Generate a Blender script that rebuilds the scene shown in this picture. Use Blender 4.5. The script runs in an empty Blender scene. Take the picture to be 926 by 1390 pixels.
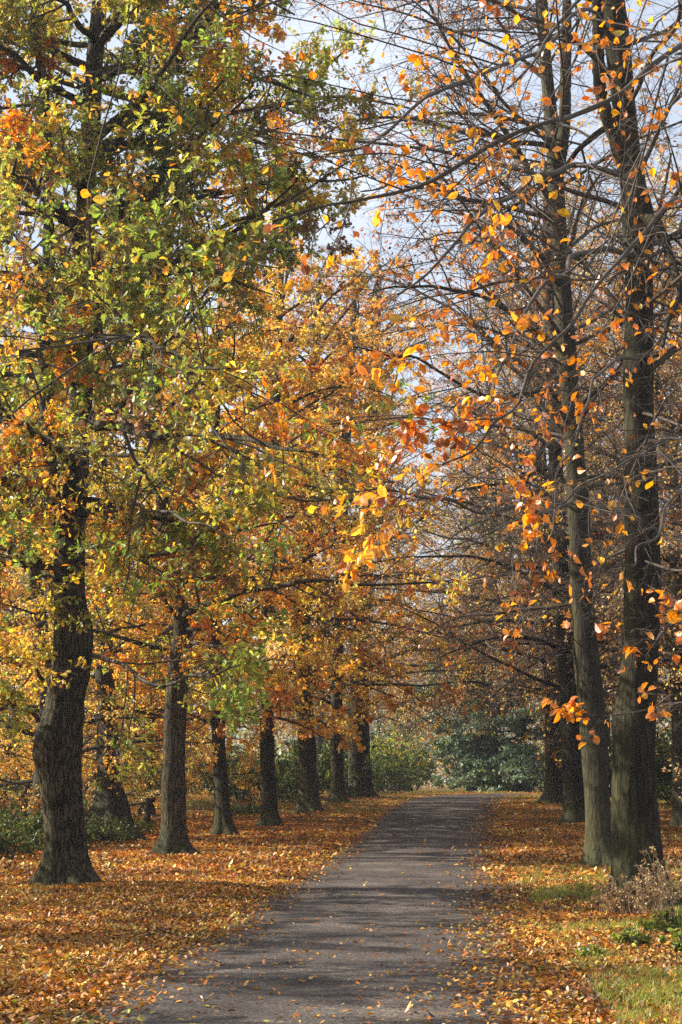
import bpy, math
import numpy as np
from math import radians as R_

rng = np.random.default_rng(7)
SC = bpy.context.scene
COL = SC.collection
PI = math.pi

# ------------------------------------------------------------------ camera model (eye 1.6 m above the lane)
F_PX, CX, CY, EYE = 2080.0, 463.0, 695.0, 1.6
PITCH = math.atan((CY + 368 - CY) / F_PX)
cp, sp = math.cos(PITCH), math.sin(PITCH)

def at(px, py, Y):
    """world point seen at photo pixel (px,py) at distance Y along the ground axis"""
    xc, yc = (px - CX) / F_PX, (CY - py) / F_PX
    d = np.array([xc, cp - sp * yc, sp + cp * yc])
    return np.array([0, 0, EYE]) + d * (Y / d[1])

# ------------------------------------------------------------------ terrain
GY = [-500, 40, 48, 55, 63, 70, 78, 90, 120, 160, 600]
GZ = [0, 0, .25, .53, .80, .93, 1.02, 1.03, .9, .9, .9]
def g0(y):
    y = np.asarray(y, float)
    return (np.interp(y - 2, GY, GZ) + np.interp(y, GY, GZ) + np.interp(y + 2, GY, GZ)) / 3
RCX = [(-60, -6.0), (0, -1.0), (14.5, .08), (24.4, .81), (33, 1.45), (42, 2.16), (53, 3.16), (62, 4.15), (70, 5.3),
       (76, 6.8), (80.5, 9.2), (84, 13), (86, 19), (87, 28), (87, 60)]
def catmull(P, n):
    P = np.asarray(P, float)
    P = np.vstack([2 * P[0] - P[1], P, 2 * P[-1] - P[-2]])
    out = []
    t = np.linspace(0, len(P) - 3, n)
    i = np.minimum(t.astype(int), len(P) - 4); f = (t - i)[:, None]
    a, b, c, d = P[i], P[i + 1], P[i + 2], P[i + 3]
    return .5 * (2 * b + (c - a) * f + (2 * a - 5 * b + 4 * c - d) * f ** 2 + (3 * b - a - 3 * c + d) * f ** 3)
ROAD = catmull([(x, y) for y, x in RCX], 700)          # (x,y)
def road_dist(x, y):
    x = np.asarray(x, float).ravel(); y = np.asarray(y, float).ravel()
    out = np.empty(len(x))
    RD = ROAD[::3]
    for s in range(0, len(x), 20000):
        dx = x[s:s + 20000, None] - RD[None, :, 0]; dy = y[s:s + 20000, None] - RD[None, :, 1]
        out[s:s + 20000] = np.sqrt((dx * dx + dy * dy).min(1))
    return out
_ph = rng.uniform(0, 6.28, (40,))
def wob(x, y, s, k=0):
    """smooth pseudo noise in about -1..1"""
    v = 0
    for i in range(5):
        a = _ph[(i * 3 + k) % 40] * 3; q = s * (0.7 + .45 * i)
        v = v + np.sin(x * q * math.cos(a) + y * q * math.sin(a) + _ph[(i * 5 + k + 1) % 40]) * np.cos(
            y * q * math.cos(a + 1) - x * q * math.sin(a + 1) + _ph[(i * 7 + k + 2) % 40])
    return v / 2.6
HALF = 1.85
def gz(x, y, rd=None):
    x = np.asarray(x, float); y = np.asarray(y, float)
    if rd is None: rd = road_dist(x, y).reshape(x.shape)
    m = np.clip((rd - HALF) / 1.5, 0, 1)
    bank = .05 * np.clip((rd - HALF) / .6, 0, 1)
    z = g0(y) + bank + m * (.05 * wob(x, y, .6) + .02 * wob(x, y, 2.3, 9)) - .03 * (1 - np.clip((rd - HALF + .3) / .3, 0, 1))
    far = np.clip((np.abs(x) - 14) / 40, 0, 1)
    return z + far * .5 * wob(x, y, .07, 3)
def gz1(x, y): return float(gz(np.array([x]), np.array([y]))[0])

# ------------------------------------------------------------------ materials
def mat(name):
    m = bpy.data.materials.new(name); m.use_nodes = True
    nt = m.node_tree
    for n in list(nt.nodes): nt.nodes.remove(n)
    return m, nt
def N(nt, t, **k):
    n = nt.nodes.new(t)
    for a, v in k.items():
        if a in n.bl_rna.properties: setattr(n, a, v)
        else: n.inputs[a].default_value = v
    return n
def ramp(nt, stops, interp='LINEAR'):
    n = nt.nodes.new('ShaderNodeValToRGB'); r = n.color_ramp; r.interpolation = interp
    while len(r.elements) < len(stops): r.elements.new(.5)
    for e, (p, c) in zip(r.elements, stops):
        e.position = p; e.color = (*c, 1)
    return n
def math_(nt, op, a, b=None):
    n = nt.nodes.new('ShaderNodeMath'); n.operation = op
    for i, v in enumerate((a, b)):
        if v is None: continue
        if isinstance(v, (int, float)): n.inputs[i].default_value = v
        else: nt.links.new(v, n.inputs[i])
    return n.outputs[0]
def mixc(nt, fac, a, b, mode='MIX'):
    n = nt.nodes.new('ShaderNodeMix'); n.data_type = 'RGBA'; n.blend_type = mode
    for i, v in ((0, fac), (6, a), (7, b)):
        if isinstance(v, (int, float)): n.inputs[i].default_value = v
        elif isinstance(v, tuple): n.inputs[i].default_value = (*v, 1)
        else: nt.links.new(v, n.inputs[i])
    return n.outputs[2]

def leaf_mat(name, trans=.55, gloss=.05, rough=.4, tb=1.6):
    m, nt = mat(name); L = nt.links.new
    a = N(nt, 'ShaderNodeAttribute', attribute_name='leafcol')
    tc = N(nt, 'ShaderNodeTexCoord'); ns = N(nt, 'ShaderNodeTexNoise', Scale=75., Detail=3.); L(tc.outputs['Object'], ns.inputs['Vector'])
    nr = ramp(nt, [(.30, (.35, .27, .2)), (.45, (.9, .9, .9)), (.7, (1.15, 1.1, 1.)), ]); L(ns.outputs[0], nr.inputs[0])
    lc = mixc(nt, 1., a.outputs['Color'], nr.outputs[0], 'MULTIPLY')
    d = N(nt, 'ShaderNodeBsdfDiffuse'); L(lc, d.inputs[0])
    hs = N(nt, 'ShaderNodeHueSaturation'); hs.inputs['Saturation'].default_value = 1.04; hs.inputs['Value'].default_value = tb
    L(lc, hs.inputs['Color'])
    t = N(nt, 'ShaderNodeBsdfTranslucent'); L(hs.outputs[0], t.inputs[0])
    mx = N(nt, 'ShaderNodeMixShader', Fac=trans); L(d.outputs[0], mx.inputs[1]); L(t.outputs[0], mx.inputs[2])
    g = N(nt, 'ShaderNodeBsdfGlossy'); g.inputs['Roughness'].default_value = rough
    mx2 = N(nt, 'ShaderNodeMixShader', Fac=gloss); L(mx.outputs[0], mx2.inputs[1]); L(g.outputs[0], mx2.inputs[2])
    o = N(nt, 'ShaderNodeOutputMaterial'); L(mx2.outputs[0], o.inputs[0])
    return m
M_LEAF = leaf_mat('autumn_leaf')
M_GLEAF = leaf_mat('glossy_green_leaf', .4, .035, .4, 1.4)
M_LITTER = leaf_mat('litter_leaf', .2, .05, .45, 1.1)
M_NEEDLE = leaf_mat('needle', .2, .05, .5, 1.0)

def bark_mat(name, c0, c1, moss=None, moss_amt=0., ridge=1.0, scale=9., lichen=None):
    m, nt = mat(name); L = nt.links.new
    tc = N(nt, 'ShaderNodeTexCoord')
    mp = N(nt, 'ShaderNodeMapping'); mp.inputs['Scale'].default_value = (1, 1, .16); L(tc.outputs['Object'], mp.inputs[0])
    n1 = N(nt, 'ShaderNodeTexNoise', Scale=scale * 1.3, Detail=7., Roughness=.65); L(mp.outputs[0], n1.inputs['Vector'])
    v = N(nt, 'ShaderNodeTexVoronoi', Scale=scale * 2.2, feature='DISTANCE_TO_EDGE')
    dist = N(nt, 'ShaderNodeVectorMath', operation='MULTIPLY_ADD')
    L(n1.outputs['Color'], dist.inputs[0]); dist.inputs[1].default_value = (.12, .12, .12); L(mp.outputs[0], dist.inputs[2])
    L(dist.outputs[0], v.inputs['Vector'])
    n2 = N(nt, 'ShaderNodeTexNoise', Scale=2.2, Detail=4.); L(tc.outputs['Object'], n2.inputs['Vector'])
    vr = math_(nt, 'MINIMUM', math_(nt, 'MULTIPLY', v.outputs['Distance'], 5.5), 1.)
    h = math_(nt, 'ADD', math_(nt, 'MULTIPLY', vr, .6 * ridge), math_(nt, 'MULTIPLY', n1.outputs[0], .8))
    cr = ramp(nt, [(.25, c0), (.8, c1)]); L(math_(nt, 'MULTIPLY', h, .75), cr.inputs[0])
    col = cr.outputs[0]
    blot = ramp(nt, [(.35, (.75, .75, .75)), (.65, (1.2, 1.2, 1.2))]); L(n2.outputs[0], blot.inputs[0])
    col = mixc(nt, 1., col, blot.outputs[0], 'MULTIPLY')
    if moss is not None:
        ge = N(nt, 'ShaderNodeNewGeometry')
        dp = N(nt, 'ShaderNodeVectorMath', operation='DOT_PRODUCT'); L(ge.outputs['Normal'], dp.inputs[0]); dp.inputs[1].default_value = (-.95, -.1, .2)
        sx = N(nt, 'ShaderNodeSeparateXYZ'); L(tc.outputs['Object'], sx.inputs[0])
        low = math_(nt, 'MAXIMUM', math_(nt, 'SUBTRACT', 1., math_(nt, 'MULTIPLY', sx.outputs[2], .55)), 0.)
        f = math_(nt, 'ADD', math_(nt, 'MULTIPLY', dp.outputs['Value'], .6), math_(nt, 'ADD', math_(nt, 'MULTIPLY', low, .9), math_(nt, 'MULTIPLY', n2.outputs[0], 1.2)))
        fr = ramp(nt, [(.55, (0, 0, 0)), (1.0, (1, 1, 1))]); L(math_(nt, 'MULTIPLY', f, .75), fr.inputs[0])
        col = mixc(nt, math_(nt, 'MULTIPLY', fr.outputs[0], moss_amt), col, moss)
    b = N(nt, 'ShaderNodeBump', Strength=1., Distance=.06); L(h, b.inputs['Height'])
    p = N(nt, 'ShaderNodeBsdfPrincipled', Roughness=.9); L(col, p.inputs['Base Color']); L(b.outputs[0], p.inputs['Normal'])
    p.inputs['Specular IOR Level'].default_value = .2
    o = N(nt, 'ShaderNodeOutputMaterial'); L(p.outputs[0], o.inputs[0])
    return m
M_OAK = bark_mat('oak_bark', (.016, .012, .008), (.088, .069, .046), (.10, .11, .045), .35)
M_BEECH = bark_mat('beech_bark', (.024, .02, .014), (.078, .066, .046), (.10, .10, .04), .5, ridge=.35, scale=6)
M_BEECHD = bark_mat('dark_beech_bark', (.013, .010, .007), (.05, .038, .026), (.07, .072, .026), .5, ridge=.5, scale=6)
M_FARBARK = bark_mat('brown_bark', (.02, .015, .011), (.085, .066, .048), (.10, .11, .05), .4, ridge=.6)

def twig_mat(name, c0, c1):
    m, nt = mat(name); L = nt.links.new
    tc = N(nt, 'ShaderNodeTexCoord')
    n1 = N(nt, 'ShaderNodeTexNoise', Scale=6., Detail=3.); L(tc.outputs['Object'], n1.inputs['Vector'])
    n2 = N(nt, 'ShaderNodeTexNoise', Scale=70., Detail=4.); L(tc.outputs['Object'], n2.inputs['Vector'])
    cr = ramp(nt, [(.35, c0), (.65, c1)]); L(math_(nt, 'ADD', math_(nt, 'MULTIPLY', n1.outputs[0], .5), math_(nt, 'MULTIPLY', n2.outputs[0], .5)), cr.inputs[0])
    p = N(nt, 'ShaderNodeBsdfPrincipled', Roughness=.7); L(cr.outputs[0], p.inputs['Base Color'])
    p.inputs['Specular IOR Level'].default_value = .3
    bm = N(nt, 'ShaderNodeBump', Strength=.6, Distance=.008); L(n2.outputs[0], bm.inputs['Height']); L(bm.outputs[0], p.inputs['Normal'])
    o = N(nt, 'ShaderNodeOutputMaterial'); L(p.outputs[0], o.inputs[0])
    return m
M_TWIG = twig_mat('twig_bark', (.028, .021, .015), (.085, .066, .048))
M_TWIGF = twig_mat('brown_twig', (.07, .05, .04), (.17, .13, .105))
M_STALK = twig_mat('dry_stalk', (.25, .17, .09), (.5, .4, .27))

def ground_mat():
    m, nt = mat('woodland_floor'); L = nt.links.new
    tc = N(nt, 'ShaderNodeTexCoord')
    v = N(nt, 'ShaderNodeTexVoronoi', Scale=13.); L(tc.outputs['Object'], v.inputs['Vector'])
    n1 = N(nt, 'ShaderNodeTexNoise', Scale=.9, Detail=6.); L(tc.outputs['Object'], n1.inputs['Vector'])
    n2 = N(nt, 'ShaderNodeTexNoise', Scale=30., Detail=5.); L(tc.outputs['Object'], n2.inputs['Vector'])
    sv = N(nt, 'ShaderNodeSeparateColor'); L(v.outputs['Color'], sv.inputs[0])
    cr = ramp(nt, [(0, (.07, .03, .012)), (.3, (.20, .075, .018)), (.6, (.34, .125, .022)), (.85, (.42, .19, .04)), (1, (.3, .2, .1))]); L(sv.outputs[0], cr.inputs[0])
    at_ = N(nt, 'ShaderNodeAttribute', attribute_name='grass')
    grass = ramp(nt, [(.3, (.035, .05, .012)), (.7, (.11, .15, .03))]); L(n2.outputs[0], grass.inputs[0])
    gf = math_(nt, 'MULTIPLY', at_.outputs['Fac'], 1.0)
    col = mixc(nt, gf, cr.outputs[0], grass.outputs[0])
    soil = ramp(nt, [(.3, (.03, .02, .014)), (.7, (.09, .06, .04))]); L(n2.outputs[0], soil.inputs[0])
    sf = ramp(nt, [(.52, (0, 0, 0)), (.72, (.8, .8, .8))]); L(n1.outputs[0], sf.inputs[0])
    col = mixc(nt, sf.outputs[0], col, soil.outputs[0])
    h = math_(nt, 'ADD', n2.outputs[0], sv.outputs[1])
    b = N(nt, 'ShaderNodeBump', Strength=.8, Distance=.03); L(h, b.inputs['Height'])
    p = N(nt, 'ShaderNodeBsdfPrincipled', Roughness=.95); L(col, p.inputs['Base Color']); L(b.outputs[0], p.inputs['Normal'])
    p.inputs['Specular IOR Level'].default_value = .15
    o = N(nt, 'ShaderNodeOutputMaterial'); L(p.outputs[0], o.inputs[0])
    return m
def road_mat():
    m, nt = mat('worn_asphalt'); L = nt.links.new
    tc = N(nt, 'ShaderNodeTexCoord')
    n1 = N(nt, 'ShaderNodeTexNoise', Scale=.7, Detail=8., Roughness=.6); L(tc.outputs['Object'], n1.inputs['Vector'])
    n2 = N(nt, 'ShaderNodeTexNoise', Scale=70., Detail=4., Roughness=.7); L(tc.outputs['Object'], n2.inputs['Vector'])
    v = N(nt, 'ShaderNodeTexVoronoi', Scale=60.); L(tc.outputs['Object'], v.inputs['Vector'])
    at_ = N(nt, 'ShaderNodeAttribute', attribute_name='edge')
    base = ramp(nt, [(.32, (.034, .028, .026)), (.45, (.058, .049, .045)), (.55, (.073, .062, .056)), (.68, (.135, .115, .10))]); L(n1.outputs[0], base.inputs[0])
    sv = N(nt, 'ShaderNodeSeparateColor'); L(v.outputs['Color'], sv.inputs[0])
    st = ramp(nt, [(.0, (.6, .6, .6)), (.75, (1.05, 1.03, 1.)), (.93, (2.9, 2.7, 2.4))]); L(sv.outputs[0], st.inputs[0])
    col = mixc(nt, .8, base.outputs[0], st.outputs[0], 'MULTIPLY')
    # two worn wheel tracks come in by the attribute; dirt at the edges
    dirt = ramp(nt, [(.3, (.045, .028, .018)), (.7, (.12, .07, .035))]); L(n2.outputs[0], dirt.inputs[0])
    n3 = N(nt, 'ShaderNodeTexNoise', Scale=2.5, Detail=5.); L(tc.outputs['Object'], n3.inputs['Vector'])
    ef = ramp(nt, [(.45, (0, 0, 0)), (.75, (1, 1, 1))]); L(math_(nt, 'ADD', math_(nt, 'MULTIPLY', at_.outputs['Fac'], .6), math_(nt, 'MULTIPLY', n3.outputs[0], .4)), ef.inputs[0])
    col = mixc(nt, ef.outputs[0], col, dirt.outputs[0])
    h = math_(nt, 'ADD', n2.outputs[0], math_(nt, 'MULTIPLY', sv.outputs[0], .7))
    b = N(nt, 'ShaderNodeBump', Strength=.8, Distance=.02); L(h, b.inputs['Height'])
    p = N(nt, 'ShaderNodeBsdfPrincipled', Roughness=.85); L(col, p.inputs['Base Color']); L(b.outputs[0], p.inputs['Normal'])
    p.inputs['Specular IOR Level'].default_value = .3
    o = N(nt, 'ShaderNodeOutputMaterial'); L(p.outputs[0], o.inputs[0])
    return m

# ------------------------------------------------------------------ mesh helpers
def mesh_from(name, V, F, material, smooth=True, fcol=None, pfl=None):
    """V (n,3); F list of (faces,k) int arrays"""
    me = bpy.data.meshes.new(name)
    V = np.ascontiguousarray(V, np.float32)
    me.vertices.add(len(V)); me.vertices.foreach_set('co', V.ravel())
    F = [f for f in F if len(f)]
    loops = np.concatenate([f.ravel() for f in F]).astype(np.int32)
    tot = np.concatenate([np.full(len(f), f.shape[1], np.int32) for f in F])
    start = np.concatenate([[0], np.cumsum(tot)[:-1]]).astype(np.int32)
    me.loops.add(len(loops)); me.loops.foreach_set('vertex_index', loops)
    me.polygons.add(len(tot)); me.polygons.foreach_set('loop_start', start)
    try: me.polygons.foreach_set('loop_total', tot)
    except Exception: pass
    me.polygons.foreach_set('use_smooth', np.full(len(tot), smooth, bool))
    if fcol is not None:
        a = me.attributes.new('leafcol', 'FLOAT_COLOR', 'FACE')
        c = np.ones((len(tot), 4), np.float32); c[:, :3] = fcol
        a.data.foreach_set('color', c.ravel())
    if pfl is not None:
        a = me.attributes.new(pfl[0], 'FLOAT', 'POINT'); a.data.foreach_set('value', np.asarray(pfl[1], np.float32))
    me.materials.append(material)
    me.update()
    return me
def link(name, me, parent=None, loc=(0, 0, 0)):
    o = bpy.data.objects.new(name, me); COL.objects.link(o); o.location = loc
    if parent is not None: o.parent = parent
    return o
def tag(o, label=None, cat=None, group=None, kind=None):
    for k, v in (('label', label), ('category', cat), ('group', group), ('kind', kind)):
        if v: o[k] = v
    return o
def unit(v): return v / np.maximum(np.linalg.norm(v, axis=-1, keepdims=True), 1e-9)

def tubes(pts, rad, k):
    """pts (N,S,3) rad (N,S) -> verts, quads"""
    n, S = pts.shape[:2]
    t = np.gradient(pts, axis=1); t = unit(t)
    mean = unit(pts[:, -1] - pts[:, 0])
    ref = np.where(np.abs(mean[:, 2:3]) > .8, np.array([[1., 0, 0]]), np.array([[0, 0, 1.]]))[:, None, :]
    u = unit(np.cross(t, np.broadcast_to(ref, t.shape))); v = np.cross(t, u)
    a = np.arange(k) / k * 2 * PI
    V = pts[:, :, None, :] + rad[:, :, None, None] * (u[:, :, None, :] * np.cos(a)[None, None, :, None] + v[:, :, None, :] * np.sin(a)[None, None, :, None])
    V = V.reshape(-1, 3)
    i = np.arange(n)[:, None, None] * S * k; s = np.arange(S - 1)[None, :, None] * k; j = np.arange(k)[None, None, :]; j2 = (j + 1) % k
    q = np.stack([i + s + j, i + s + j2, i + s + k + j2, i + s + k + j], -1).reshape(-1, 4)
    return V, q
def cat_geo(gs):
    Vs, Qs, o = [], [], 0
    for V, q in gs:
        if len(V) == 0: continue
        Vs.append(V); Qs.append(q + o); o += len(V)
    return np.vstack(Vs), np.vstack(Qs)

def grow(P, D, L, S, wig, grav, gen):
    n = len(P); pts = np.empty((n, S + 1, 3)); pts[:, 0] = P; d = unit(D)
    g = np.zeros(3); step = (L / S)[:, None]
    for s in range(S):
        d = unit(d + gen.normal(0, wig, (n, 3)) + np.array([0, 0, 1.]) * (grav if np.isscalar(grav) else grav[s]))
        P = P + d * step; pts[:, s + 1] = P
    return pts
def spawn(pts, rad, L, m, t0, t1, ang, lenf, gen, flat=.35, up=0., rf=.55, tipf=.4, S=4, wig=.12, grav=0., minr=.0015, lenj=.35):
    """children on every polyline; returns dict with pts, rad, L, parent"""
    n, S1 = pts.shape[:2]; S0 = S1 - 1
    par = np.repeat(np.arange(n), m)
    slot = np.tile(np.arange(m), n)
    t = t0 + (t1 - t0) * np.clip((slot + gen.uniform(-.3, 1.0, n * m)) / m, 0, 1)
    f = np.clip(t, 0, .999) * S0; i = f.astype(int); fr = (f - i)[:, None]
    P = pts[par, i] * (1 - fr) + pts[par, i + 1] * fr
    T = unit(pts[par, i + 1] - pts[par, i]); r = (rad[par, i] * (1 - fr[:, 0]) + rad[par, i + 1] * fr[:, 0])
    z = np.array([0, 0, 1.]); side = np.cross(T, z)
    bad = np.linalg.norm(side, axis=1) < .25
    if bad.any(): side[bad] = gen.normal(0, 1, (bad.sum(), 3)); side[bad, 2] = 0
    side = unit(side); u2 = unit(np.cross(side, T))
    ph = np.where(slot % 2 == 0, 0, PI) + gen.normal(0, flat * PI, n * m)
    a = ang + gen.normal(0, .17, n * m)
    D = T * np.cos(a)[:, None] + (side * np.cos(ph)[:, None] + u2 * np.sin(ph)[:, None]) * np.sin(a)[:, None]
    D[:, 2] += up
    Lc = lenf * L[par] * (1.1 - .65 * t) * gen.uniform(1 - lenj, 1 + lenj, n * m)
    cp_ = grow(P, D, Lc, S, wig, grav, gen)
    r0 = np.maximum(r * rf, minr); tt = np.linspace(0, 1, S + 1)[None, :]
    cr = np.maximum(r0[:, None] * (1 - (1 - tipf) * tt), minr * .6)
    return dict(pts=cp_, rad=cr, L=Lc, par=par)

# leaf templates: verts (x along, y across, z lift), faces
def tpl_quad():
    return np.array([(0, 0, 0), (.5, .36, .04), (1, 0, -.03), (.5, -.36, .04)]), [np.array([[0, 1, 2, 3]])]
def tpl_fold():
    return np.array([(0, 0, 0), (.35, .3, .07), (.75, .24, .06), (1, 0, -.05), (.75, -.24, .06), (.35, -.3, .07)]), [np.array([[0, 3, 2, 1], [0, 5, 4, 3]])]
def tpl_beech():
    xs = [0, .18, .42, .68, .88, 1.0]; w = [0, .24, .36, .30, .15, 0]; z = [0, .0, .0, -.01, -.04, -.1]
    V = []; F4 = []; F3 = []
    V.append((-.18, 0, .02)); 
    mid = []; lf = []; rt = []
    for x, ww, zz in zip(xs, w, z):
        mid.append(len(V)); V.append((x, 0, zz))
        if ww > 0:
            lf.append(len(V)); V.append((x + .02, ww, zz + ww * .22)); rt.append(len(V)); V.append((x + .02, -ww, zz + ww * .22))
        else: lf.append(mid[-1]); rt.append(mid[-1])
    for i in range(5):
        for s, o in ((lf, 0), (rt, 1)):
            q = [mid[i], mid[i + 1], s[i + 1], s[i]] if o == 0 else [mid[i], s[i], s[i + 1], mid[i + 1]]
            u = list(dict.fromkeys(q)); (F4 if len(u) == 4 else F3).append(u)
    F3.append([0, mid[0], lf[1]])
    return np.array(V, float), [np.array(F4), np.array(F3)]
def tpl_oak():
    xs = [0, .16, .26, .40, .50, .64, .74, .88, 1.0]; w = [.02, .10, .05, .23, .12, .33, .17, .24, .0]
    V = []; mid = []; lf = []; rt = []
    for x, ww in zip(xs, w):
        zz = -.10 * x * x
        mid.append(len(V)); V.append((x, 0, zz))
        if ww > 0:
            lf.append(len(V)); V.append((x + ww * .2, ww, zz + ww * .25)); rt.append(len(V)); V.append((x + ww * .2, -ww, zz + ww * .25))
        else: lf.append(mid[-1]); rt.append(mid[-1])
    F4 = []; F3 = []
    for i in range(len(xs) - 1):
        for s, o in ((lf, 0), (rt, 1)):
            q = [mid[i], mid[i + 1], s[i + 1], s[i]] if o == 0 else [mid[i], s[i], s[i + 1], mid[i + 1]]
            u = list(dict.fromkeys(q)); (F4 if len(u) == 4 else F3).append(u)
    return np.array(V, float), [np.array(F4)] + ([np.array(F3)] if F3 else [])
def tpl_needles():
    return np.array([(0, .03, 0), (.5, .28, .02), (1, .05, -.02), (.7, 0, 0), (1, -.05, 0), (.5, -.28, .02), (0, -.03, 0)]), [np.array([[0, 1, 3, 6], [6, 3, 4, 5]]), np.array([[1, 2, 3]])]
TPL = dict(quad=tpl_quad(), fold=tpl_fold(), beech=tpl_beech(), oak=tpl_oak(), needle=tpl_needles())

def leaves_mesh(name, P, D, Nn, size, col, tpl, material, gen, curl=.0):
    T, Fs = TPL[tpl]
    X = unit(D); Z = unit(Nn - (Nn * X).sum(1, keepdims=True) * X); Y = np.cross(Z, X)
    n = len(P); k = len(T)
    tz = T[None, :, 2] * gen.uniform(.2, 2.4, (n, 1)) + (T[None, :, 0] ** 2) * gen.normal(0, .15 + curl, (n, 1))
    wy = T[None, :, 1] * gen.uniform(.75, 1.15, (n, 1))
    V = P[:, None] + size[:, None, None] * (T[None, :, 0, None] * X[:, None] + wy[..., None] * Y[:, None] + tz[..., None] * Z[:, None])
    off = (np.arange(n) * k)[:, None, None]
    F = []; C = []
    for f in Fs:
        F.append((f[None] + off).reshape(-1, f.shape[1])); C.append(np.repeat(col, len(f), 0))
    return mesh_from(name, V.reshape(-1, 3), F, material, smooth=False, fcol=np.vstack(C))

# ------------------------------------------------------------------ leaf colours (base colours, linear)
C = dict(orange=(.62, .235, .03), dorange=(.44, .145, .018), rust=(.30, .09, .02), brown=(.19, .095, .038), gold=(.68, .36, .05),
         lgold=(.76, .52, .13), yellow=(.62, .46, .06), ygreen=(.32, .33, .055), green=(.19, .25, .035), dgreen=(.065, .095, .02),
         pale=(.66, .48, .22), bluegreen=(.17, .26, .17), greygreen=(.24, .29, .17), olive=(.25, .22, .04), tan=(.40, .27, .13), red=(.42, .07, .015))
def palette(w, group, gen, jit=.30, mixp=.3, shift=0.):
    """w dict name->weight, group (n,) ids that share a colour; returns colours (n,3)"""
    names = list(w); W = np.array([w[k] for k in names], float); W /= W.sum()
    cols = np.array([C[k] for k in names])
    ng = int(group.max()) + 1 if len(group) else 1
    gi = gen.choice(len(names), ng, p=W)[group]
    own = gen.random(len(group)) < mixp
    gi[own] = gen.choice(len(names), own.sum(), p=W)
    c = cols[gi] * np.exp(gen.normal(0, jit, (len(group), 1)) + shift) * np.exp(gen.normal(0, .10, (len(group), 3)))
    return np.clip(c, 0, .85)

# ------------------------------------------------------------------ trunks
def trunk_mesh(name, ctrl, material, k=36, step=.12, lobes=7, flare=.55, flare_h=.7, gen=None, ridge=.035, burls=(), buttress=0.):
    """ctrl list of (x,y,z,r). returns mesh in coordinates relative to the base, plus resampled axis"""
    c = np.asarray(ctrl, float); base = c[0, :3].copy()
    n = max(12, int(np.sum(np.linalg.norm(np.diff(c[:, :3], axis=0), axis=1)) / step))
    q = catmull(c, n * 3)
    s = np.concatenate([[0], np.cumsum(np.linalg.norm(np.diff(q[:, :3], axis=0), axis=1))])
    # denser rings near the ground
    u = np.linspace(0, 1, n) ** 1.25 * s[-1]
    ax = np.stack([np.interp(u, s, q[:, j]) for j in range(4)], 1)
    a = np.arange(k) / k * 2 * PI
    h = u[:, None]; A = a[None, :]
    p = gen.uniform(0, 6.28, 12)
    fl = np.exp(-h / flare_h)
    lob = 1 + .8 * np.cos(lobes * A + p[0] + .6 * np.sin(A + p[1])) + .25 * np.cos((lobes - 3) * A + p[2])
    r = ax[:, 3:4] * (1 + flare * fl * fl * lob * .75 + flare * .25 * fl)
    r = r * (1 + .05 * np.sin(2 * A + p[3] + h * .25) + .04 * np.sin(3 * A + p[4] - h * .4) + .03 * np.sin(h * 1.7 + p[5] + A) + .025 * np.sin(h * 4.1 + p[6] - 2 * A))
    if buttress: r = r * (1 + buttress * np.maximum(0, np.cos(5 * A + p[7] + .3 * h)) * np.exp(-h / 2.2))
    r = r + ax[:, 3:4] * ridge * np.sin(A * (k * .37) + 2 * np.sin(h * 2 + p[8]))
    r = r + ax[:, 3:4] * gen.normal(0, .008, r.shape)
    for bh, ba, br, bs in burls:
        da = np.angle(np.exp(1j * (A - ba)))
        r = r + br * np.exp(-((h - bh) / bs) ** 2 - (da / .9) ** 2)
    V = np.empty((n, k, 3)); V[:, :, 0] = ax[:, 0:1] + r * np.cos(A); V[:, :, 1] = ax[:, 1:2] + r * np.sin(A); V[:, :, 2] = ax[:, 2:3]
    V[0, :, 2] -= .25
    i = np.arange(n - 1)[:, None] * k; j = np.arange(k)[None]; j2 = (j + 1) % k
    Q = np.stack([i + j, i + j2, i + k + j2, i + k + j], -1).reshape(-1, 4)
    V = V.reshape(-1, 3) - base
    return mesh_from(name, V, [Q], material), ax, base

def lerp_axis(ax, z):
    return np.array([np.interp(z, ax[:, 2], ax[:, j]) for j in range(4)])

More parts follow.
